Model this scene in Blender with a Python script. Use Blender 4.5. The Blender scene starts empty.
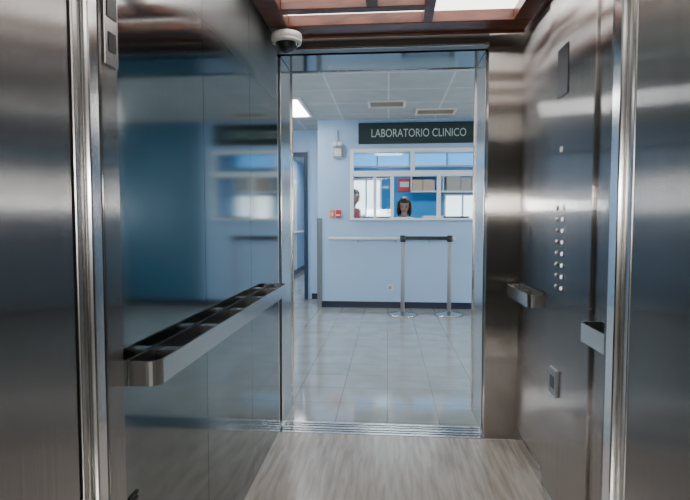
import bpy, bmesh, math, random
from mathutils import Vector, Matrix
random.seed(4)
S=bpy.context.scene
COL=S.collection

# ------------------------------------------------------------ materials
def nmat(name):
    m=bpy.data.materials.new(name); m.use_nodes=True
    return m,m.node_tree.nodes,m.node_tree.links,m.node_tree.nodes['Principled BSDF']
def plain(name,c,r=.5,metal=0,var=.06,scale=8,emit=None,es=0,bump=0):
    m,n,l,b=nmat(name)
    tc=n.new('ShaderNodeTexCoord'); no=n.new('ShaderNodeTexNoise'); no.inputs['Scale'].default_value=scale
    no.inputs['Detail'].default_value=4
    l.new(tc.outputs['Object'],no.inputs['Vector'])
    mr=n.new('ShaderNodeMix'); mr.data_type='RGBA'
    mr.inputs['A'].default_value=tuple(x*(1-var) for x in c)+(1,)
    mr.inputs['B'].default_value=tuple(min(1,x*(1+var)) for x in c)+(1,)
    l.new(no.outputs['Fac'],mr.inputs['Factor']); l.new(mr.outputs['Result'],b.inputs['Base Color'])
    b.inputs['Roughness'].default_value=r; b.inputs['Metallic'].default_value=metal
    return m
def steel(name,c,r,wob=.0,grain=True,satin_top=None):
    m,n,l,b=nmat(name)
    tc=n.new('ShaderNodeTexCoord')
    b.inputs['Base Color'].default_value=c+(1,); b.inputs['Metallic'].default_value=1
    b.inputs['Roughness'].default_value=r
    if grain:
        mp=n.new('ShaderNodeMapping'); mp.inputs['Scale'].default_value=(60,60,.4)
        no=n.new('ShaderNodeTexNoise'); no.inputs['Scale'].default_value=3; no.inputs['Detail'].default_value=3
        l.new(tc.outputs['Object'],mp.inputs['Vector']); l.new(mp.outputs['Vector'],no.inputs['Vector'])
        mr=n.new('ShaderNodeMix'); mr.data_type='RGBA'
        mr.inputs['A'].default_value=tuple(x*.9 for x in c)+(1,); mr.inputs['B'].default_value=tuple(min(1,x*1.1) for x in c)+(1,)
        l.new(no.outputs['Fac'],mr.inputs['Factor']); l.new(mr.outputs['Result'],b.inputs['Base Color'])
    if satin_top:
        sp=n.new('ShaderNodeSeparateXYZ'); l.new(tc.outputs['Object'],sp.inputs[0])
        rg=n.new('ShaderNodeMapRange'); rg.inputs['From Min'].default_value=satin_top[0]; rg.inputs['From Max'].default_value=satin_top[1]
        rg.inputs['To Min'].default_value=r; rg.inputs['To Max'].default_value=satin_top[2]
        l.new(sp.outputs['Z'],rg.inputs['Value']); l.new(rg.outputs['Result'],b.inputs['Roughness'])
    if wob:
        n2=n.new('ShaderNodeTexNoise'); n2.inputs['Scale'].default_value=1.6; n2.inputs['Detail'].default_value=0
        l.new(tc.outputs['Object'],n2.inputs['Vector'])
        bp=n.new('ShaderNodeBump'); bp.inputs['Strength'].default_value=wob; bp.inputs['Distance'].default_value=.02
        l.new(n2.outputs['Fac'],bp.inputs['Height']); l.new(bp.outputs['Normal'],b.inputs['Normal'])
    return m
def brushed(name,c,r,an,sharp=.25):
    """vertical brushed grain: reflections spread sideways"""
    m,n,l,b=nmat(name); out=n['Material Output']; n.remove(b)
    tc=n.new('ShaderNodeTexCoord'); mp=n.new('ShaderNodeMapping'); mp.inputs['Scale'].default_value=(70,70,.35)
    no=n.new('ShaderNodeTexNoise'); no.inputs['Scale'].default_value=3; no.inputs['Detail'].default_value=3
    l.new(tc.outputs['Object'],mp.inputs['Vector']); l.new(mp.outputs['Vector'],no.inputs['Vector'])
    mr=n.new('ShaderNodeMix'); mr.data_type='RGBA'
    mr.inputs['A'].default_value=tuple(x*.82 for x in c)+(1,); mr.inputs['B'].default_value=tuple(min(1,x*1.18) for x in c)+(1,)
    l.new(no.outputs['Fac'],mr.inputs['Factor'])
    tg=n.new('ShaderNodeCombineXYZ'); tg.inputs[0].default_value=.0005; tg.inputs[1].default_value=.0005; tg.inputs[2].default_value=1
    g=n.new('ShaderNodeBsdfAnisotropic'); g.inputs['Roughness'].default_value=r; g.inputs['Anisotropy'].default_value=an
    l.new(tg.outputs[0],g.inputs['Tangent']); l.new(mr.outputs['Result'],g.inputs['Color'])
    g2=n.new('ShaderNodeBsdfAnisotropic'); g2.inputs['Roughness'].default_value=.16; g2.inputs['Anisotropy'].default_value=.3
    l.new(tg.outputs[0],g2.inputs['Tangent']); l.new(mr.outputs['Result'],g2.inputs['Color'])
    mx=n.new('ShaderNodeMixShader'); mx.inputs[0].default_value=sharp
    l.new(g.outputs[0],mx.inputs[1]); l.new(g2.outputs[0],mx.inputs[2]); l.new(mx.outputs[0],out.inputs['Surface'])
    return m
def tiles(name,c1,c2,mort,w,msize,r):
    m,n,l,b=nmat(name)
    tc=n.new('ShaderNodeTexCoord'); br=n.new('ShaderNodeTexBrick')
    br.offset=0; br.inputs['Scale'].default_value=1; br.inputs['Brick Width'].default_value=w; br.inputs['Row Height'].default_value=w
    br.inputs['Mortar Size'].default_value=msize; br.inputs['Mortar Smooth'].default_value=.2
    br.inputs['Color1'].default_value=c1+(1,); br.inputs['Color2'].default_value=c2+(1,); br.inputs['Mortar'].default_value=mort+(1,)
    l.new(tc.outputs['Object'],br.inputs['Vector'])
    no=n.new('ShaderNodeTexNoise'); no.inputs['Scale'].default_value=5; no.inputs['Detail'].default_value=8
    l.new(tc.outputs['Object'],no.inputs['Vector'])
    cr=n.new('ShaderNodeMapRange'); cr.inputs['To Min'].default_value=.68; cr.inputs['To Max'].default_value=1.24
    l.new(no.outputs['Fac'],cr.inputs['Value'])
    mx=n.new('ShaderNodeMix'); mx.data_type='RGBA'; mx.blend_type='MULTIPLY'; mx.inputs['Factor'].default_value=1
    l.new(br.outputs['Color'],mx.inputs['A']); l.new(cr.outputs['Result'],mx.inputs['B'])
    l.new(mx.outputs['Result'],b.inputs['Base Color'])
    rr=n.new('ShaderNodeMapRange'); rr.inputs['To Min'].default_value=r*.7; rr.inputs['To Max'].default_value=r*1.5
    l.new(no.outputs['Fac'],rr.inputs['Value']); l.new(rr.outputs['Result'],b.inputs['Roughness'])
    b.inputs['IOR'].default_value=1.85
    return m
def streaked(name,c1,c2,sc,r,p0=.36,p1=.62,dist=.6,ns=3):
    m,n,l,b=nmat(name)
    tc=n.new('ShaderNodeTexCoord'); mp=n.new('ShaderNodeMapping'); mp.inputs['Scale'].default_value=sc
    l.new(tc.outputs['Object'],mp.inputs['Vector'])
    no=n.new('ShaderNodeTexNoise'); no.inputs['Scale'].default_value=ns; no.inputs['Detail'].default_value=6; no.inputs['Distortion'].default_value=dist
    l.new(mp.outputs['Vector'],no.inputs['Vector'])
    cr=n.new('ShaderNodeValToRGB'); cr.color_ramp.elements[0].position=p0; cr.color_ramp.elements[0].color=c1+(1,)
    cr.color_ramp.elements[1].position=p1; cr.color_ramp.elements[1].color=c2+(1,)
    l.new(no.outputs['Fac'],cr.inputs['Fac']); l.new(cr.outputs['Color'],b.inputs['Base Color'])
    b.inputs['Roughness'].default_value=r
    return m
def emis(name,c,s):
    m,n,l,b=nmat(name); b.inputs['Base Color'].default_value=(.8,.8,.8,1)
    b.inputs['Emission Color'].default_value=c+(1,); b.inputs['Emission Strength'].default_value=s
    return m
def glass(name):
    m,n,l,b=nmat(name); out=n['Material Output']
    t=n.new('ShaderNodeBsdfTransparent'); t.inputs['Color'].default_value=(.93,.98,1,1)
    g=n.new('ShaderNodeBsdfGlossy'); g.inputs['Roughness'].default_value=.02
    mx=n.new('ShaderNodeMixShader'); mx.inputs[0].default_value=.06
    l.new(t.outputs[0],mx.inputs[1]); l.new(g.outputs[0],mx.inputs[2]); l.new(mx.outputs[0],out.inputs['Surface'])
    return m

M_wall_mirror=steel('steel_polished',(.245,.27,.268),.09,.03,True,(.58,.74,.42))
M_lintel=steel('steel_lintel',(.30,.325,.32),.08)
M_ceilsteel=steel('steel_ceiling',(.4,.39,.38),.3)
M_header=steel('steel_header',(.15,.14,.13),.28)
M_brushed=brushed('steel_brushed',(.55,.535,.525),.21,.87,.10)
M_panelr=brushed('steel_brushed_car',(.53,.505,.49),.21,.88,.10)
M_return=brushed('steel_return',(.40,.37,.345),.22,.85,.1)
M_trim=steel('steel_trim',(.64,.64,.63),.22,0,False)
M_rail=steel('steel_rail',(.60,.58,.56),.24,0,False)
M_chrome=steel('chrome',(.82,.81,.80),.15,0,False)
M_black=plain('black_plastic',(.012,.013,.015),.35)
M_darkgap=plain('dark_gap',(.02,.02,.022),.6)
M_mahog=streaked('mahogany_wood',(.08,.021,.010),(.16,.048,.025),(2,12,12),.3)
M_panel=emis('ceiling_diffuser',(1,.99,.96),4.3)
M_carfloor=streaked('vinyl_wood_floor',(.30,.258,.228),(.465,.415,.37),(11,1.0,1),.25,.34,.66,.25,4)
M_hallfloor=tiles('vinyl_tiles',(.36,.375,.36),(.335,.35,.34),(.19,.195,.19),.305,.003,.07)
M_ceil=tiles('ceiling_tiles',(.38,.41,.41),(.35,.38,.39),(.52,.56,.57),.61,.010,.7)
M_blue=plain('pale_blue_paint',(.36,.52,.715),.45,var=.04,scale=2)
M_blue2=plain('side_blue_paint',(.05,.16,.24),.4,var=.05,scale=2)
M_white=plain('white_frame_paint',(.76,.79,.80),.35,var=.02)
M_base=plain('navy_baseboard',(.012,.017,.035),.35)
M_doorframe=plain('dark_door_frame',(.02,.035,.06),.35)
M_cyan=plain('cyan_paint',(.015,.27,.62),.5,var=.05,scale=2)
M_beige=plain('beige_board',(.50,.40,.30),.6)
M_sign=plain('sign_green_black',(.010,.024,.022),.4)
M_letters=plain('sign_letters',(.42,.52,.47),.5)
M_red=plain('red_plastic',(.55,.03,.03),.4)
M_orange=plain('orange_plastic',(.75,.22,.05),.4)
M_ivory=plain('ivory_plastic',(.62,.62,.58),.4)
M_lobby=plain('lobby_wall_paint',(.30,.285,.26),.6)
M_grey=plain('grey_plastic',(.30,.31,.32),.45)
M_camwhite=plain('camera_housing',(.70,.68,.64),.35)
M_dome=plain('smoked_dome',(.015,.015,.018),.06)
M_guard=plain('corner_guard',(.16,.17,.19),.4)
M_skin=plain('skin',(.42,.23,.16),.5)
M_hair=plain('dark_hair',(.012,.009,.008),.4)
M_coat=plain('white_coat',(.72,.75,.78),.7)
M_redshirt=plain('maroon_shirt',(.22,.03,.035),.7)
M_pants=plain('navy_trousers',(.02,.03,.07),.8)
M_shoe=plain('shoe_leather',(.02,.02,.02),.4)
M_eye=plain('eye_dark',(.02,.012,.01),.2)
M_lip=plain('lips',(.32,.09,.08),.4)
M_glass=glass('window_glass')
M_light=emis('troffer_light',(.97,.99,1),15)
M_labl=emis('lab_light',(.92,.97,1),18)
M_button=emis('button_ring',(.9,.95,1),1.0)
M_desk=plain('desk_laminate',(.42,.40,.37),.4)
M_vent=plain('vent_bronze',(.30,.24,.18),.5)

# ------------------------------------------------------------ helpers
def finish(ob,mat,parent=None,smooth=False):
    COL.objects.link(ob)
    if mat: ob.data.materials.append(mat)
    if smooth:
        for p in ob.data.polygons: p.use_smooth=True
    if parent:
        ob.parent=parent; ob.matrix_parent_inverse=Matrix.Translation(-parent.location)
    return ob
def empty(name,loc):
    e=bpy.data.objects.new(name,None); e.empty_display_size=.1; e.location=loc; COL.objects.link(e); return e
def box(name,x0,x1,y0,y1,z0,z1,mat,parent=None,bev=0,seg=2):
    bm=bmesh.new(); bmesh.ops.create_cube(bm,size=1)
    sx,sy,sz=x1-x0,y1-y0,z1-z0
    for v in bm.verts: v.co=Vector((v.co.x*sx,v.co.y*sy,v.co.z*sz))
    if bev: bmesh.ops.bevel(bm,geom=bm.edges[:],offset=bev,segments=seg,affect='EDGES',profile=.5)
    me=bpy.data.meshes.new(name); bm.to_mesh(me); bm.free()
    ob=bpy.data.objects.new(name,me); ob.location=((x0+x1)/2,(y0+y1)/2,(z0+z1)/2)
    return finish(ob,mat,parent)
def multi(name,boxes,mat,parent=None,bev=0):
    bm=bmesh.new()
    cx=sum((b[0]+b[1])/2 for b in boxes)/len(boxes);cy=sum((b[2]+b[3])/2 for b in boxes)/len(boxes);cz=sum((b[4]+b[5])/2 for b in boxes)/len(boxes)
    for b in boxes:
        r=bmesh.ops.create_cube(bm,size=1)
        for v in r['verts']:
            v.co=Vector(((b[0]+b[1])/2-cx+v.co.x*(b[1]-b[0]),(b[2]+b[3])/2-cy+v.co.y*(b[3]-b[2]),(b[4]+b[5])/2-cz+v.co.z*(b[5]-b[4])))
        if bev:
            ed=set(e for v in r['verts'] for e in v.link_edges)
            bmesh.ops.bevel(bm,geom=list(ed),offset=bev,segments=2,affect='EDGES',profile=.5)
    me=bpy.data.meshes.new(name); bm.to_mesh(me); bm.free()
    ob=bpy.data.objects.new(name,me); ob.location=(cx,cy,cz)
    return finish(ob,mat,parent)
def lathe(name,prof,loc,mat,parent=None,seg=32,axis='Z'):
    bm=bmesh.new(); rings=[]
    for r,z in prof:
        rings.append([bm.verts.new((max(r,1e-4)*math.cos(2*math.pi*i/seg),max(r,1e-4)*math.sin(2*math.pi*i/seg),z)) for i in range(seg)])
    for a,b in zip(rings,rings[1:]):
        for i in range(seg): bm.faces.new((a[i],a[(i+1)%seg],b[(i+1)%seg],b[i]))
    bm.faces.new(rings[0][::-1]); bm.faces.new(rings[-1])
    if axis=='X': bmesh.ops.rotate(bm,verts=bm.verts,matrix=Matrix.Rotation(math.pi/2,3,'Y'))
    if axis=='-X': bmesh.ops.rotate(bm,verts=bm.verts,matrix=Matrix.Rotation(-math.pi/2,3,'Y'))
    if axis=='-Y': bmesh.ops.rotate(bm,verts=bm.verts,matrix=Matrix.Rotation(math.pi/2,3,'X'))
    bmesh.ops.recalc_face_normals(bm,faces=bm.faces)
    me=bpy.data.meshes.new(name); bm.to_mesh(me); bm.free()
    ob=bpy.data.objects.new(name,me); ob.location=loc
    finish(ob,mat,parent)
    for p in me.polygons: p.use_smooth=len(p.vertices)==4
    return ob
def tube(name,pts,r,mat,parent=None):
    cu=bpy.data.curves.new(name,'CURVE'); cu.dimensions='3D'; cu.bevel_depth=r; cu.bevel_resolution=5; cu.use_fill_caps=True
    sp=cu.splines.new('POLY'); sp.points.add(len(pts)-1)
    c=Vector(pts[0])
    for p,q in zip(sp.points,pts): p.co=(*(Vector(q)-c),1)
    tmp=bpy.data.objects.new('tmp',cu); COL.objects.link(tmp); bpy.context.view_layer.update()
    me=bpy.data.meshes.new_from_object(tmp.evaluated_get(bpy.context.evaluated_depsgraph_get()))
    bpy.data.objects.remove(tmp); me.name=name; me.materials.clear()
    ob=bpy.data.objects.new(name,me); ob.location=c
    return finish(ob,mat,parent,True)

# ------------------------------------------------------------ elevator car
ZH=2.085; ZC=2.30
XL,XR=-.60,.69
wl=empty('wall_left',(XL-.03,1.95,1.15))
for i,(a,b) in enumerate([(1.125,1.668),(1.671,2.24),(2.243,2.80)]):
    box(f'panel_{i+1}',XL-.06,XL,a,b,0,ZC,M_wall_mirror,wl)
box('backing',XL-.08,XL-.062,1.12,2.8,0,ZC,M_darkgap,wl)
wr=empty('wall_right',(XR+.03,2,1.15))
for i,(a,b) in enumerate([(1.255,1.80),(2.31,2.80)]):
    box(f'panel_{i+1}',XR,XR+.06,a,b,0,ZC,M_panelr,wr)
box('backing',XR+.062,XR+.08,1.25,2.8,0,ZC,M_darkgap,wr)
wf=empty('wall_front',(.6,2.83,1.1))
box('return_panel',.52,XR+.06,2.803,2.86,0,ZC,M_return,wf)
box('header_panel',XL-.06,.518,2.803,2.86,ZH,ZC,M_header,wf)
box('header_lip',XL,.52,2.795,2.802,ZH,ZH+.010,M_trim,wf)
df=empty('elevator_door_frame',(0,3.0,1.0))
box('jamb_left_car',XL-.06,XL-.004,2.803,2.845,0,ZH-.003,M_trim,df)
box('jamb_left_slot',XL-.06,XL-.02,2.847,2.90,0,ZH,M_darkgap,df)
box('jamb_left_landing',XL-.08,XL,2.902,3.21,0,ZH,M_trim,df,.003)
box('jamb_left_edge',XL-.1,XL+.008,3.212,3.235,0,ZH+.06,M_trim,df,.003)
box('jamb_right_slot',.54,.58,2.862,2.90,0,ZH,M_darkgap,df)
box('jamb_right_landing',.52,.60,2.902,3.21,0,ZH,M_trim,df,.003)
box('jamb_right_edge',.512,.62,3.212,3.235,0,ZH+.06,M_trim,df,.003)
box('lintel',XL-.08,.60,2.902,3.21,ZH+.003,ZH+.25,M_lintel,df)
box('lintel_edge',XL-.1,.62,3.212,3.235,ZH-.003,ZH+.06,M_trim,df)
box('lintel_slot',XL-.06,.58,2.862,2.90,ZH+.02,ZH+.25,M_darkgap,df)
sl=empty('door_sill',(0,2.88,0))
box('sill_plate',XL,.52,2.803,2.965,-.02,.002,M_rail,sl)
for k,y in enumerate((2.83,2.86,2.90,2.93)):
    box(f'sill_groove_{k+1}',XL+.01,.51,y,y+.006,.0021,.0035,M_darkgap,sl)
box('floor_elevator',XL,XR,1.05,2.80,-.05,0,M_carfloor)
box('baseboard_right',XR-.006,XR-.0005,2.32,2.795,.0,.06,M_trim)

box('ceiling_elevator',XL-.06,XR+.06,1.05,2.80,2.235,2.295,M_ceilsteel)
cf=empty('ceiling_light_frame',(0.04,2,2.13))
zb,zt=2.12,2.175
xo0,xo1=XL+.012,XR-.02
beams=[(xo0,xo1,2.56,2.69),(xo0,xo0+.10,1.12,2.56),(xo1-.085,xo1,1.12,2.56),(xo0,xo1,1.08,1.12),
 (xo0+.10,.16,2.36,2.42),(.16,.205,1.12,2.56),(-.10,-.05,1.95,2.36),(.205,xo1-.085,1.95,2.02),(xo0+.10,.16,1.85,1.93),(-.2,-.15,1.12,1.85),(.205,xo1-.085,1.5,1.56)]
for i,(a,b,c,d) in enumerate(beams): box(f'beam_{i+1}',a,b,c,d,zb,zt,M_mahog,cf,.004)
box('diffuser',xo0+.04,xo1-.03,1.10,2.66,zt+.004,zt+.02,M_panel,cf)
box('tray',xo0+.1,xo1-.1,1.2,2.6,zt+.021,2.234,M_grey,cf)
box('front_lip',xo0,xo1,2.692,2.705,zb-.012,zt,M_mahog,cf,.003)

# near entrance
nl=empty('wall_entrance_left',(XL-.03,.5,1.1))
box('display_column',XL-.06,XL+.004,1.052,1.12,0,ZC,M_brushed,nl,.003)
box('slot',XL-.06,XL-.03,1.035,1.05,0,ZC,M_darkgap,nl)
box('jamb_a',XL-.06,XL+.012,.992,1.033,0,ZC,M_chrome,nl,.006)
box('jamb_b',XL-.06,XL-.0,.962,.989,0,ZC,M_rail,nl,.003)
box('slot_2',XL-.06,XL-.02,.948,.96,0,ZC,M_darkgap,nl)
box('reveal',XL-.06,XL,-.25,.946,0,ZC,M_brushed,nl)
XN=.50
nr=empty('wall_entrance_right',(XN+.1,.5,1.1))
box('return_panel',XN+.004,XR+.06,1.215,1.25,0,ZC,M_brushed,nr,.003)
box('jamb_a',XN-.008,XN+.10,1.165,1.212,0,ZC,M_chrome,nr,.006)
box('jamb_b',XN+.004,XN+.10,1.128,1.162,0,ZC,M_rail,nr,.003)
box('slot',XN+.025,XN+.1,1.113,1.126,0,ZC,M_darkgap,nr)
box('reveal',XN,XN+.06,-.25,1.111,0,ZC,M_brushed,nr)
box('floor_entrance',XL,XN,-.25,1.048,-.05,0,M_rail)
box('ceiling_entrance',XL-.06,XN+.25,-.25,1.05,ZH+.0,ZH+.24,M_ceilsteel)

fd=empty('floor_indicator',(XL,1.085,1.7))
box('plate',XL+.0045,XL+.012,1.058,1.112,1.50,2.0,M_rail,fd,.002)
box('screen',XL+.0122,XL+.014,1.066,1.104,1.60,1.70,M_black,fd)
box('rim',XL+.0122,XL+.0135,1.070,1.1,1.53,1.57,M_darkgap,fd)
multi('vent_grille',[(XL+.0005,XL+.003,1.135,1.175,.45+i*.014,.457+i*.014) for i in range(6)],M_darkgap)

def handrail(name,xw,sgn,y0,y1,step):
    ZM=.83
    e=empty(name,(xw,(y0+y1)/2,ZM)); xf=xw+sgn*.074
    zt,zb=.848,.790; r=.03; t=.006
    path=[(xw+sgn*.001,y0)]
    for k in range(7):
        a=math.pi/2*k/6; path.append((xf-sgn*r+sgn*r*math.sin(a),y0+r-r*math.cos(a)))
    for k in range(7):
        a=math.pi/2*k/6; path.append((xf-sgn*r+sgn*r*math.cos(a),y1-r+r*math.sin(a)))
    path.append((xw+sgn*.001,y1))
    bm=bmesh.new(); rows=[]
    for i,(x,y) in enumerate(path):
        p0=path[max(0,i-1)];p1=path[min(len(path)-1,i+1)]
        d=Vector((p1[0]-p0[0],p1[1]-p0[1])).normalized(); nx,ny=(-d.y,d.x)
        if sgn<0: nx,ny=-nx,-ny
        ring=[(x,y,zb),(x,y,zt),(x+nx*t,y+ny*t,zt+.0),(x+nx*t,y+ny*t,zb)]
        rows.append([bm.verts.new((q[0]-xw,q[1]-(y0+y1)/2,q[2]-ZM)) for q in ring])
    for a,b in zip(rows,rows[1:]):
        for i in range(4): bm.faces.new((a[i],a[(i+1)%4],b[(i+1)%4],b[i]))
    bm.faces.new(rows[0]); bm.faces.new(rows[-1][::-1]); bmesh.ops.recalc_face_normals(bm,faces=bm.faces)
    me=bpy.data.meshes.new(name+'_plate'); bm.to_mesh(me); bm.free()
    ob=bpy.data.objects.new('plate',me); ob.location=(xw,(y0+y1)/2,ZM); finish(ob,M_rail,e)
    a,b=sorted((xw+sgn*.0005,xw+sgn*.005)); box('wall_strip',a,b,y0+.012,y1-.012,zb-.002,zt+.002,M_black,e)
    a,b=sorted((xw+sgn*.0055,xf-sgn*.008))
    box('inner_tray',a,b,y0+.04,y1-.04,zb+.004,zb+.012,M_black,e)
    n=max(1,int((y1-y0)/step))
    for i in range(n):
        y=y0+(i+.5)*(y1-y0)/n
        box(f'spacer_{i+1}',a,b,y-.02,y+.02,zb+.0125,zt-.006,M_rail,e)
    return e
handrail('handrail',XL,1,1.14,2.68,.30)
handrail('handrail',XR,-1,2.34,2.76,.3)
handrail('handrail',XR,-1,1.27,1.73,.3)

cp=empty('elevator_control_panel',(XR,2.05,1.2))
box('faceplate',XR-.012,XR+.06,1.803,2.307,0.02,2.22,M_panelr,cp,.003)
xs=XR-.012
box('display',xs-.004,xs-.0005,2.06,2.18,1.66,1.85,M_black,cp)
box('notice',xs-.002,xs-.0005,2.11,2.14,1.445,1.465,M_ivory,cp)
for i in range(8):
    z=.91+i*.045
    for j,y in enumerate((2.08,2.15)):
        lathe(f'ring_{i}_{j}',[(.0105,0),(.0105,.003),(.009,.004)],(xs-.0005,y,z),M_rail,cp,20,'-X')
        lathe(f'button_{i}_{j}',[(.0065,0),(.0065,.003),(.003,.0035)],(xs-.0048,y,z),M_button if j==0 else M_chrome,cp,16,'-X')
box('keybox',xs-.014,xs-.0005,2.09,2.18,.47,.58,M_grey,cp,.004)
box('keybox_label',xs-.0155,xs-.0145,2.11,2.16,.50,.55,M_black,cp)
for i,z in enumerate((.06,2.18)):
    for j,y in enumerate((1.83,2.28)): lathe(f'screw_{i}{j}',[(.006,0),(.005,.002)],(xs-.0005,y,z),M_chrome,cp,12,'-X')

cc=empty('security_camera',(-.5,2.5,2.07))
lathe('base',[(.075,0),(.078,.012),(.074,.03),(.05,.038),(.03,.04)],(-.505,2.60,2.068),M_camwhite,cc)
lathe('dome',[(.006,-.058),(.03,-.052),(.048,-.036),(.058,-.014),(.06,0)],(-.505,2.60,2.066),M_dome,cc)
lathe('dome_ring',[(.060,-.012),(.072,-.010),(.077,.002),(.062,.004)],(-.505,2.60,2.064),M_camwhite,cc)
lathe('ceiling_stem',[(.02,0),(.02,.012)],(-.505,2.60,2.107),M_camwhite,cc)

# ------------------------------------------------------------ hall shell
HC=2.54
box('floor_hall',-3.3,3.3,2.966,14,-.06,0,M_hallfloor)
box('ceiling_hall',-3.3,3.3,3.06,14,HC,HC+.08,M_ceil)
we=empty('wall_elevator_side',(0,3.13,1.3))
box('left_part',-3.3,XL-.101,3.06,3.21,0,HC,M_blue,we)
box('right_part',.621,3.3,3.06,3.21,0,HC,M_blue,we)
box('top_part',XL-.1,.62,3.212,3.225,ZH+.062,HC,M_blue,we)
SY0,SY1,SZ0,SZ1=3.6,6.8,1.32,1.49
M_strip=emis('streak_glow',(.97,.98,1),52)  # glow of the added hall strips, not real daylight
for nm,wn,xa,xb in (('wall_hall_left','streak_light_left',-3.4,-3.3),('wall_hall_right','streak_light_right',3.3,3.4)):  # invented glowing strips, out of view, added to streak the brushed steel
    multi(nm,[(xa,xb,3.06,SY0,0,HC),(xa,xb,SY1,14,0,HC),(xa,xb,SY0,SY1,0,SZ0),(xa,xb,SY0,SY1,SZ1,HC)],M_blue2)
    e=empty(wn,((xa+xb)/2,5.3,1.42))
    multi('frame',[(xa+.01,xb-.01,SY0+.001,SY1-.001,SZ0+.001,SZ0+.02),(xa+.01,xb-.01,SY0+.001,SY1-.001,SZ1-.02,SZ1-.001),(xa+.01,xb-.01,SY0+.001,SY0+.03,SZ0+.02,SZ1-.02),(xa+.01,xb-.01,SY1-.03,SY1-.001,SZ0+.02,SZ1-.02),(xa+.01,xb-.01,5.28,5.32,SZ0+.02,SZ1-.02)],M_white,e)
    box('pane',(xa+xb)/2-.005,(xa+xb)/2+.005,SY0+.03,SY1-.03,SZ0+.02,SZ1-.02,M_strip,e)
box('wall_far',-3.3,-.96,13.5,13.6,0,HC,M_blue)
WX0,WX1,WZ0,WZ1=-.515,1.235,1.19,2.15
XC=-.953
multi('wall_laboratory',[(XC,WX0,7.05,7.2,0,HC),(WX0,WX1,7.05,7.2,0,WZ0),(WX0,WX1,7.05,7.2,WZ1,HC),(WX1,1.36,7.05,7.2,0,HC)],M_blue)
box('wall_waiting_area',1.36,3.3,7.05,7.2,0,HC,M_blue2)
multi('wall_laboratory_side',[(XC,XC+.1,7.2,13.5,0,HC)],M_blue)
multi('baseboard_laboratory',[(XC+.05,3.29,7.035,7.0495,0,.085)],M_base)
multi('wall_corridor',[(-3.3,-2.0,7.8,7.9,0,HC),(-2.0,-1.21,7.8,7.9,2.16,HC),(-1.21,XC-.001,7.8,7.9,0,HC)],M_blue)
box('baseboard_corridor',-1.15,XC-.002,7.785,7.799,0,.085,M_base)
multi('door_frame',[(-1.26,-1.21,7.77,7.93,0,2.21),(-2.05,-2.0,7.77,7.93,0,2.21),(-2.0,-1.26,7.77,7.93,2.15,2.21)],M_doorframe)
box('wall_corridor_left',-2.16,-2.06,7.95,13.49,0,HC,M_blue)
box('baseboard_corridor_left',-2.059,-2.045,7.95,13.49,0,.1,M_base)
ch=empty('corridor_handrail',(-2.0,10,.94))
tube('tube',[(-2.0,8.3,.94),(-2.0,12.9,.94)],.022,M_ivory,ch)
for i,y in enumerate((8.5,10,11.5,12.7)): tube(f'bracket_{i}',[(-2.059,y,.9),(-2.0,y,.92)],.012,M_grey,ch)
cd=empty('corridor_door',(-2.05,11.0,1))
box('leaf',-2.058,-2.04,10.6,11.4,.11,2.0,M_ivory,cd); multi('casing',[(-2.058,-2.03,10.52,10.6,.11,2.08),(-2.058,-2.03,11.4,11.48,.11,2.08),(-2.058,-2.03,10.6,11.4,2.0,2.08)],M_white,cd)
lathe('knob',[(.01,0),(.01,.03),(.026,.045),(.02,.065)],(-2.0399,10.68,1.0),M_chrome,cd,20,'X')
multi('corner_guard',[(XC-.006,XC+.055,7.038,7.0495,.0,1.22),(XC-.012,XC-.001,7.038,7.10,.0,1.22)],M_guard)

lw=empty('window_1',((WX0+WX1)/2,7.1,1.67))
t=.045
fr=[(WX0+.001,WX0+t,7.03,7.17,WZ0+.001,WZ1-.001),(WX1-t,WX1-.001,7.03,7.17,WZ0+.001,WZ1-.001),(WX0+t,WX1-t,7.03,7.17,WZ1-t,WZ1-.001),
    (WX0+t,WX1-t,7.04,7.16,1.785,1.855),(.30,.35,7.04,7.16,1.855,WZ1-t),(.03,.075,7.04,7.16,WZ0+.03,1.785),(.655,.70,7.04,7.16,WZ0+.03,1.785),
    (-.20,-.16,7.09,7.13,WZ0+.03,1.785)]
multi('frame',fr,M_white,lw)
box('sill',WX0+t,WX1-t,6.98,7.17,WZ0+.001,WZ0+.03,M_white,lw,.004)
for i,(a,b,c,d) in enumerate([(WX0+t,.30,1.855,WZ1-t),(.35,WX1-t,1.855,WZ1-t),(WX0+t,.03,WZ0+.03,1.785),(.70,WX1-t,WZ0+.03,1.785)]):
    box(f'pane_{i+1}',a,b,7.105,7.109,c,d,M_glass,lw)

sg=empty('laboratory_sign',(.395,7.0,2.35))
box('board',-.40,1.19,7.0,7.049,2.21,2.485,M_sign,sg,.006)
cu=bpy.data.curves.new('txt','FONT'); cu.body='LABORATORIO CLINICO'; cu.size=.15; cu.extrude=.003; cu.align_x='CENTER'; cu.align_y='CENTER'
tmp=bpy.data.objects.new('tmp',cu); COL.objects.link(tmp); bpy.context.view_layer.update()
me=bpy.data.meshes.new_from_object(tmp.evaluated_get(bpy.context.evaluated_depsgraph_get())); bpy.data.objects.remove(tmp)
xs_=[v.co.x for v in me.vertices]; ys_=[v.co.y for v in me.vertices]; w=max(xs_)-min(xs_); cxm=(max(xs_)+min(xs_))/2; cym=(max(ys_)+min(ys_))/2
for v in me.vertices: v.co=Vector(((v.co.x-cxm)*1.24/w,-v.co.z,(v.co.y-cym)))
me.materials.clear()
to=bpy.data.objects.new('lettering',me); to.location=(.395,6.9955,2.347); finish(to,M_letters,sg)

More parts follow.
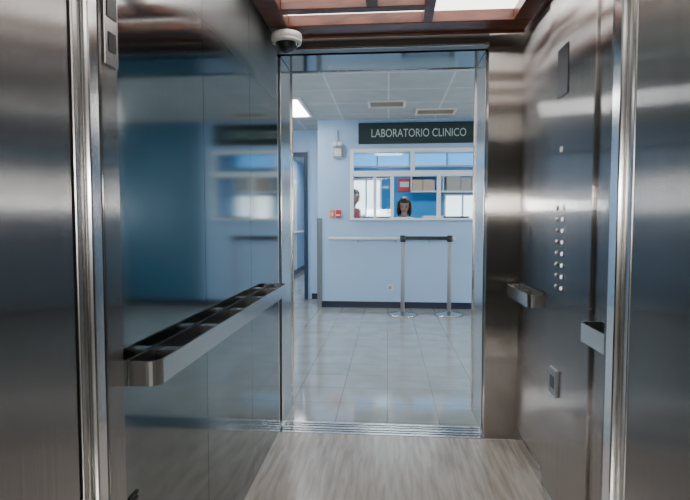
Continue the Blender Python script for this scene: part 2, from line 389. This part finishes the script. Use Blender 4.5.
hr=empty('wall_handrail',(0,6.98,.94))
tube('tube',[(-.79,7.049,.945),(-.79,6.99,.945),(-.77,6.975,.945),(.86,6.975,.945),(.88,6.99,.945),(.88,7.049,.945)],.02,M_ivory,hr)
for i,x in enumerate((-.4,.1,.55)): tube(f'bracket_{i}',[(x,7.049,.90),(x,6.99,.91),(x,6.976,.925)],.009,M_grey,hr)

el=empty('emergency_light',(-.675,7.0,2.15))
box('case',-.74,-.615,6.99,7.049,2.03,2.22,M_grey,el,.012)
box('front_cover',-.725,-.63,6.983,6.989,2.05,2.15,M_ivory,el,.002)
for i,x in enumerate((-.71,-.645)):
    lathe(f'lamp_{i}',[(.01,0),(.03,.02),(.034,.045),(.02,.05)],(x,6.986,2.205),M_ivory,el,20,'-Y')
tube('conduit',[(-.68,7.035,2.22),(-.68,7.035,2.40)],.009,M_grey,el)
sw=empty('light_switch',(-.755,7.04,1.28)); box('plate',-.79,-.725,7.038,7.0495,1.22,1.33,M_orange,sw,.003); box('rocker',-.77,-.745,7.031,7.0375,1.255,1.295,M_ivory,sw)
fa=empty('fire_alarm_pull',(-.67,7.03,1.28)); box('case',-.705,-.635,7.015,7.0495,1.22,1.33,M_red,fa,.006); box('handle',-.695,-.645,7.006,7.0145,1.25,1.27,M_white,fa,.002)
ou=empty('wall_outlet',(.03,7.04,.27)); box('plate',-.01,.07,7.041,7.0495,.24,.32,M_ivory,ou,.003); box('socket',.01,.05,7.0385,7.0405,.26,.30,M_grey,ou)

def stanchion(x,y):
    e=empty('queue_stanchion',(x,y,.5))
    lathe('base',[(.175,0),(.175,.012),(.16,.022),(.06,.035),(.03,.05)],(x,y,0.0005),M_rail,e,40)
    lathe('pole',[(.026,0),(.026,.87)],(x,y,.051),M_grey,e,24)
    lathe('cassette',[(.032,0),(.036,.01),(.036,.07),(.028,.08)],(x,y,.922),M_black,e,24)
    return e
s1=stanchion(.185,6.5); stanchion(.765,6.55)
box('belt',.215,.735,6.52,6.523,.945,.99,M_black,s1)

def troffer(name,x0,x1,y0,y1,mat,z=HC):
    e=empty(name,((x0+x1)/2,(y0+y1)/2,z))
    multi('frame',[(x0,x1,y0,y0+.03,z-.02,z-.0005),(x0,x1,y1-.03,y1,z-.02,z-.0005),(x0,x0+.03,y0+.03,y1-.03,z-.02,z-.0005),(x1-.03,x1,y0+.03,y1-.03,z-.02,z-.0005)],M_white,e)
    box('diffuser',x0+.03,x1-.03,y0+.03,y1-.03,z-.012,z-.0005,mat,e)
troffer('ceiling_light',-1.58,-.98,5.75,6.75,M_light)
troffer('ceiling_light',2.2,2.8,3.5,4.7,M_light)  # unseen fixture, added out of view to light the hall
troffer('ceiling_light',-.3,.3,3.45,4.05,M_light)  # added behind the door header, out of sight, to light the hall
troffer('ceiling_light',-1.75,-1.15,8.2,9.4,M_light)  # extra fixture added to brighten the corridor
troffer('ceiling_light',-1.75,-1.15,10.4,11.6,M_light)
def vent(x,y,w,d):
    e=empty('air_vent',(x,y,HC))
    multi('frame',[(x-w/2,x+w/2,y-d/2,y-d/2+.03,HC-.015,HC-.0005),(x-w/2,x+w/2,y+d/2-.03,y+d/2,HC-.015,HC-.0005),(x-w/2,x-w/2+.03,y-d/2+.03,y+d/2-.03,HC-.015,HC-.0005),(x+w/2-.03,x+w/2,y-d/2+.03,y+d/2-.03,HC-.015,HC-.0005)],M_ivory,e)
    multi('louvres',[(x-w/2+.035,x+w/2-.035,y-d/2+.04+i*.04,y-d/2+.062+i*.04,HC-.012,HC-.001) for i in range(int((d-.08)/.04))],M_vent,e)
vent(-.02,6.14,.44,.34); vent(.58,6.6,.5,.34)

# ------------------------------------------------------------ laboratory interior
LB=10.0
multi('wall_laboratory_back',[(XC+.1,-.72,LB,LB+.1,0,HC),(-.72,-.12,LB,LB+.1,0,1.28),(-.72,-.12,LB,LB+.1,2.0,2.2),(-.12,1.05,LB,LB+.1,0,2.2),(1.05,1.75,LB,LB+.1,0,1.2),(1.05,1.75,LB,LB+.1,1.70,2.2),(1.75,3.3,LB,LB+.1,0,HC),(XC+.1,1.75,LB,LB+.1,2.5,HC)],M_cyan)
M_day=emis('daylight',(.80,.93,1),2.8); M_clr=emis('blue_film_daylight',(.03,.38,.90),1.5)
for nm,(a,b,c,d),mt in (('window_2',(-.72,-.12,1.28,2.0),M_day),('window_3',(1.05,1.75,1.2,1.70),M_day),('window_4',(-.84,.42,2.2,2.5),M_clr),('window_5',(.46,1.749,2.2,2.5),M_clr)):
    e=empty(nm,((a+b)/2,LB,(c+d)/2)); m=(a+b)/2; k=.035
    multi('frame',[(a+.001,a+k,LB-.02,LB+.08,c+.001,d-.001),(b-k,b-.001,LB-.02,LB+.08,c+.001,d-.001),(a+k,b-k,LB-.02,LB+.08,c+.001,c+k),(a+k,b-k,LB-.02,LB+.08,d-k,d-.001),(m-.015,m+.015,LB-.02,LB+.08,c+k,d-k)],M_white,e)
    box('pane',a+k,b-k,LB+.085,LB+.09,c+k,d-k,mt,e)
multi('trim_1',[(.421,.459,LB,LB+.1,2.2,2.5)],M_white)
troffer('ceiling_light',-.4,.8,7.9,8.5,M_labl)
troffer('ceiling_light',1.3,2.3,7.9,8.5,M_labl)
wc=empty('wall_shelf',(1.1,9.8,1.85))
multi('boards',[(.42,1.72,9.70,9.999,1.72,1.74),(.42,1.72,9.70,9.999,2.04,2.06),(.42,.44,9.70,9.999,1.74,2.04),(1.70,1.72,9.70,9.999,1.74,2.04),(1.0,1.02,9.70,9.999,1.74,2.04)],M_white,wc)
x=.45; i=0
while x<1.6:
    w=random.uniform(.16,.26)
    if not(x<1.02 and x+w>1.0) : box(f'box_{i}',x,min(x+w,1.69),9.74,9.97,1.7405,1.74+random.uniform(.20,.28),random.choice([M_beige,M_beige,M_vent]),wc,.003)
    x+=w+.01; i+=1
ps=empty('notice_poster',(.30,9.99,1.86)); box('sheet',.19,.42-.005,9.985,9.999,1.74,1.99,M_red,ps); box('text_band',.22,.39,9.98,9.9845,1.83,1.93,M_white,ps)
dk=empty('reception_desk',(.4,7.45,.9)); box('top',-.84,2.2,7.205,7.56,.93,.965,M_desk,dk,.004)
multi('legs',[(-.82,-.78,7.22,7.54,0,.929),(.8,.84,7.22,7.54,0,.929),(2.14,2.18,7.22,7.54,0,.929)],M_desk,dk)
mo=empty('computer_monitor',(.95,7.4,1.15)); box('screen',.78,1.14,7.42,7.45,1.03,1.25,M_black,mo,.006); box('stand',.94,.98,7.451,7.48,.98,1.15,M_black,mo); box('foot',.86,1.06,7.38,7.54,.9655,.979,M_black,mo,.003)
lbn=empty('lab_bench',(.8,9.6,.5)); box('top',-.8,2.9,9.35,9.97,.88,.92,M_ivory,lbn,.004); box('cabinet',-.78,2.88,9.42,9.96,.0,.879,M_white,lbn)
for i in range(6): box(f'door_panel_{i}',-.76+i*.6,-.18+i*.6,9.405,9.4195,.08,.84,M_ivory,lbn,.004)
an=empty('lab_analyzer',(.95,9.6,1.1)); box('body',.62,1.0,9.5,9.85,.9205,1.28,M_ivory,an,.02); box('screen',.68,.86,9.49,9.4995,1.1,1.22,M_black,an)

# ------------------------------------------------------------ people
def skin_mesh(name,verts,edges,mat,parent,root=0,sub=2):
    me=bpy.data.meshes.new(name); me.from_pydata([v[0] for v in verts],edges,[]); 
    ob=bpy.data.objects.new(name,me); COL.objects.link(ob)
    md=ob.modifiers.new('s','SKIN'); md.use_smooth_shade=True
    for i,v in enumerate(verts):
        r=v[1]; ob.data.skin_vertices[0].data[i].radius=(r if isinstance(r,tuple) else (r,r))
        ob.data.skin_vertices[0].data[i].use_root=(i==root)
    sb=ob.modifiers.new('u','SUBSURF'); sb.levels=sub; sb.render_levels=sub
    bpy.context.view_layer.update()
    m2=bpy.data.meshes.new_from_object(ob.evaluated_get(bpy.context.evaluated_depsgraph_get()))
    bpy.data.objects.remove(ob)
    o=bpy.data.objects.new(name,m2); m2.materials.clear(); m2.materials.append(mat); COL.objects.link(o)
    for p in m2.polygons: p.use_smooth=True
    o.parent=parent
    return o
def head_mesh(parent,loc,pitch,yaw,hairlen):
    h=bpy.data.objects.new('head',None); COL.objects.link(h); h.parent=parent; h.location=loc; h.rotation_euler=(math.radians(pitch),0,math.radians(yaw))
    def sph(name,c,s,mat,f=None,seg=28,dele=None):
        bm=bmesh.new(); bmesh.ops.create_uvsphere(bm,u_segments=seg,v_segments=seg//2+4,radius=1)
        for v in bm.verts:
            p=Vector((v.co.x*s[0],v.co.y*s[1],v.co.z*s[2]))
            if f: p=f(p)
            v.co=p+Vector(c)
        if dele: bmesh.ops.delete(bm,geom=[v for v in bm.verts if dele(v.co)],context='VERTS')
        me=bpy.data.meshes.new(name); bm.to_mesh(me); bm.free(); o=bpy.data.objects.new(name,me); me.materials.append(mat); COL.objects.link(o); o.parent=h
        for p in me.polygons: p.use_smooth=True
        return o
    def jaw(p):
        if p.z<0:
            k=min(1,-p.z/.115); p.x*=1-.38*k*k; p.y=p.y*(1-.25*k)-.018*k
        if p.y<-.06: p.y=-.06+(p.y+.06)*.7
        return p
    sph('skull',(0,0,0),(.074,.094,.115),M_skin,jaw)
    def nose(p):
        k=(p.z+.03)/.06; p.y*=1.2-.7*k; p.x*=1.15-.5*k; return p
    sph('nose',(0,-.088,-.018),(.014,.018,.028),M_skin,nose,16)
    for sx in (-1,1):
        sph('eye',(sx*.03,-.078,.008),(.012,.008,.006),M_eye,None,12)
        sph('brow',(sx*.031,-.083,.028),(.018,.005,.004),M_hair,None,12)
        sph('ear',(sx*.074,.008,-.005),(.009,.018,.03),M_skin,None,14)
    sph('mouth',(0,-.081,-.06),(.022,.007,.007),M_lip,None,14)
    sph('hair_cap',(0,.012,.012),(.087,.104,.121),M_hair,None,32,lambda c:(c.y<-.04 and c.z<.062) or (c.z<-.03 and c.y<.02))
    if hairlen:
        sph('hair_back',(0,.055,-.06),(.09,.055,hairlen),M_hair,None,24)
        for sx in (-1,1): sph('hair_side',(sx*.084,-.005,-.05),(.028,.06,hairlen*.95),M_hair,None,20)
    else: sph('hair_nape',(0,.05,-.03),(.07,.05,.06),M_hair,None,20)
def hand(parent,wrist,fwd,side,name):
    f=Vector(fwd).normalized(); s=Vector(side); s=(s-f*s.dot(f)).normalized(); d=f.cross(s); 
    if d.z>0: d=-d
    w=Vector(wrist); v=[(w,(.024,.02)),(w+f*.035,(.034,.016)),(w+f*.075,(.036,.014))]
    skin_mesh(name+'_palm',v,[(0,1),(1,2)],M_skin,parent)
    for i,(o,L) in enumerate(((.027,.068),(.009,.078),(-.010,.072),(-.028,.055))):
        b=w+f*.07+s*o
        pts=[(b,.0095),(b+f*L*.5+d*.004,.0085),(b+f*L*.8+d*.016,.0078),(b+f*L+d*.03,.0065)]
        skin_mesh(f'{name}_finger_{i+1}',pts,[(0,1),(1,2),(2,3)],M_skin,parent,0,1)
    b=w+f*.02+s*.022
    skin_mesh(name+'_thumb',[(b,.012),(b+f*.03+s*.02+d*.005,.0105),(b+f*.058+s*.026+d*.012,.008)],[(0,1),(1,2)],M_skin,parent,0,1)
def person(name,loc,seated,shirt,pitch,yaw,hairlen,rotz=0):
    e=bpy.data.objects.new(name,None); COL.objects.link(e); e.location=loc; e.rotation_euler=(0,0,math.radians(rotz))
    L=.11 if seated else .01
    V=Vector
    tv=[(V((0,0,.08)),(.155,.12)),(V((0,-.15*L,.22)),(.13,.10)),(V((0,-.5*L,.38)),(.15,.11)),(V((0,-.85*L,.50)),(.12,.085)),(V((0,-L,.565)),(.06,.055)),
        (V((.155,-.85*L,.50)),.058),(V((-.155,-.85*L,.50)),.058)]
    if seated:
        el=V((.225,-.2,.33)); wr=V((.13,-.40,.345))
    else:
        el=V((.23,.02,.24)); wr=V((.22,-.20,.20))
    for sx in (1,-1):
        tv+= [(V((el.x*sx,el.y,el.z)),.044),(V((wr.x*sx,wr.y,wr.z)),.032)]
    skin_mesh('torso_and_sleeves',tv,[(0,1),(1,2),(2,3),(3,4),(3,5),(3,6),(5,7),(7,8),(6,9),(9,10)],shirt,e)
    skin_mesh('neck',[(V((0,-L,.54)),.05),(V((0,-L-.01,.60)),.047),(V((0,-L-.02,.655)),.05)],[(0,1),(1,2)],M_skin,e,0,1)
    head_mesh(e,(0,-L-.035,.725),pitch,yaw,hairlen)
    for sx in (1,-1):
        w=V((wr.x*sx,wr.y,wr.z)); f=(w-V((el.x*sx,el.y,el.z))); 
        f.z*=.2
        hand(e,w+f.normalized()*.01,f,(-sx,-.2,0),'hand_'+('l' if sx>0 else 'r'))
    if seated: lg=[V((.09,-.02,.06)),V((.12,-.42,.075)),V((.12,-.36,-.34))]
    else: lg=[V((.09,0,.04)),V((.10,-.01,-.40)),V((.10,.01,-.79))]
    lv=[(V((0,0,.07)),(.14,.115))]; ed=[]
    for sx in (1,-1):
        b=len(lv); 
        for p,r in zip(lg,(.088,.062,.042)): lv.append((V((p.x*sx,p.y,p.z)),r))
        ed+=[(0,b),(b,b+1),(b+1,b+2)]
        a=V((lg[2].x*sx,lg[2].y,lg[2].z))
        skin_mesh('shoe_'+('l' if sx>0 else 'r'),[(a+V((0,.03,-.045)),.036),(a+V((0,-.06,-.05)),(.04,.032)),(a+V((0,-.16,-.055)),(.038,.024))],[(0,1),(1,2)],M_shoe,e,0,1)
    skin_mesh('trousers',lv,ed,M_pants,e)
    return e
person('receptionist',(.235,7.86,.685),True,M_coat,24,0,.13)
st=empty('lab_stool',(.235,7.90,.3))
lathe('seat',[(.16,0),(.175,.015),(.175,.045),(.15,.06)],(.235,7.90,.58),M_black,st)
lathe('post',[(.025,0),(.025,.505)],(.235,7.90,.074),M_chrome,st)
for k in range(5):
    a=2*math.pi*k/5+.3; c,s=math.cos(a),math.sin(a)
    tube(f'leg_{k}',[(.235,7.90,.09),(.235+.26*c,7.90+.26*s,.045)],.016,M_chrome,st)
    lathe(f'caster_{k}',[(.012,0),(.026,.008),(.026,.03),(.012,.036)],(.235+.26*c,7.90+.26*s,0.0005),M_black,st,16)
tube('foot_ring',[(.235+.2*math.cos(a*math.pi/12),7.90+.2*math.sin(a*math.pi/12),.27) for a in range(25)],.01,M_chrome,st)
for k in range(3):
    a=2*math.pi*k/3+.5; tube(f'spoke_{k}',[(.235,7.90,.27),(.235+.2*math.cos(a),7.90+.2*math.sin(a),.27)],.007,M_chrome,st)
person('lab_worker',(-.585,8.5,.845),False,M_redshirt,12,0,0,60)

# ------------------------------------------------------------ lobby behind camera
box('floor_lobby',-2.2,2.2,-3.2,-.251,-.05,0,M_hallfloor)
box('ceiling_lobby',-2.2,2.2,-3.2,-.251,HC,HC+.06,M_ceil)
box('wall_lobby_left',-2.3,-2.2,-3.2,-.251,0,HC,M_lobby)
box('wall_lobby_right',2.2,2.3,-3.2,-.251,0,HC,M_lobby)
multi('wall_lobby_back',[(-2.2,2.2,-3.3,-3.2,0,1.32),(-2.2,2.2,-3.3,-3.2,1.62,HC),(-2.2,-1.6,-3.3,-3.2,1.32,1.62),(1.6,2.2,-3.3,-3.2,1.32,1.62)],M_lobby)
e=empty('streak_light_lobby',(0,-3.25,1.47)); multi('frame',[(-1.6,1.6,-3.27,-3.18,1.321,1.35),(-1.6,1.6,-3.27,-3.18,1.59,1.619),(-1.599,-1.57,-3.27,-3.18,1.35,1.59),(1.57,1.599,-3.27,-3.18,1.35,1.59),(-.015,.015,-3.27,-3.18,1.35,1.59)],M_white,e)  # invented glowing strip behind the camera, added for a steel highlight
box('pane',-1.57,1.57,-3.29,-3.28,1.35,1.59,emis('lobby_streak_glow',(1,.98,.94),34),e)
multi('wall_lobby_front',[(-2.2,XL-.061,-.25,-.1,0,HC),(XN+.061,2.2,-.25,-.1,0,HC),(XL-.06,XN+.06,-.25,-.2,2.301,HC)],M_lobby)
troffer('ceiling_light',-.6,.6,-2.0,-1.4,emis('lobby_fill',(1,.98,.93),5))  # unseen lobby fixture, added to put a streak on the panels

w=bpy.data.worlds.new('World'); S.world=w; w.use_nodes=True
w.node_tree.nodes['Background'].inputs[0].default_value=(.7,.85,1,1); w.node_tree.nodes['Background'].inputs[1].default_value=.6

cam=bpy.data.cameras.new('Camera'); cam.lens=36*520/690; cam.sensor_width=36; cam.clip_start=.02
co=bpy.data.objects.new('Camera',cam); COL.objects.link(co); co.location=(0,0,1.17)
co.rotation_euler=(math.radians(90-3.1),0,math.radians(4.73)); S.camera=co
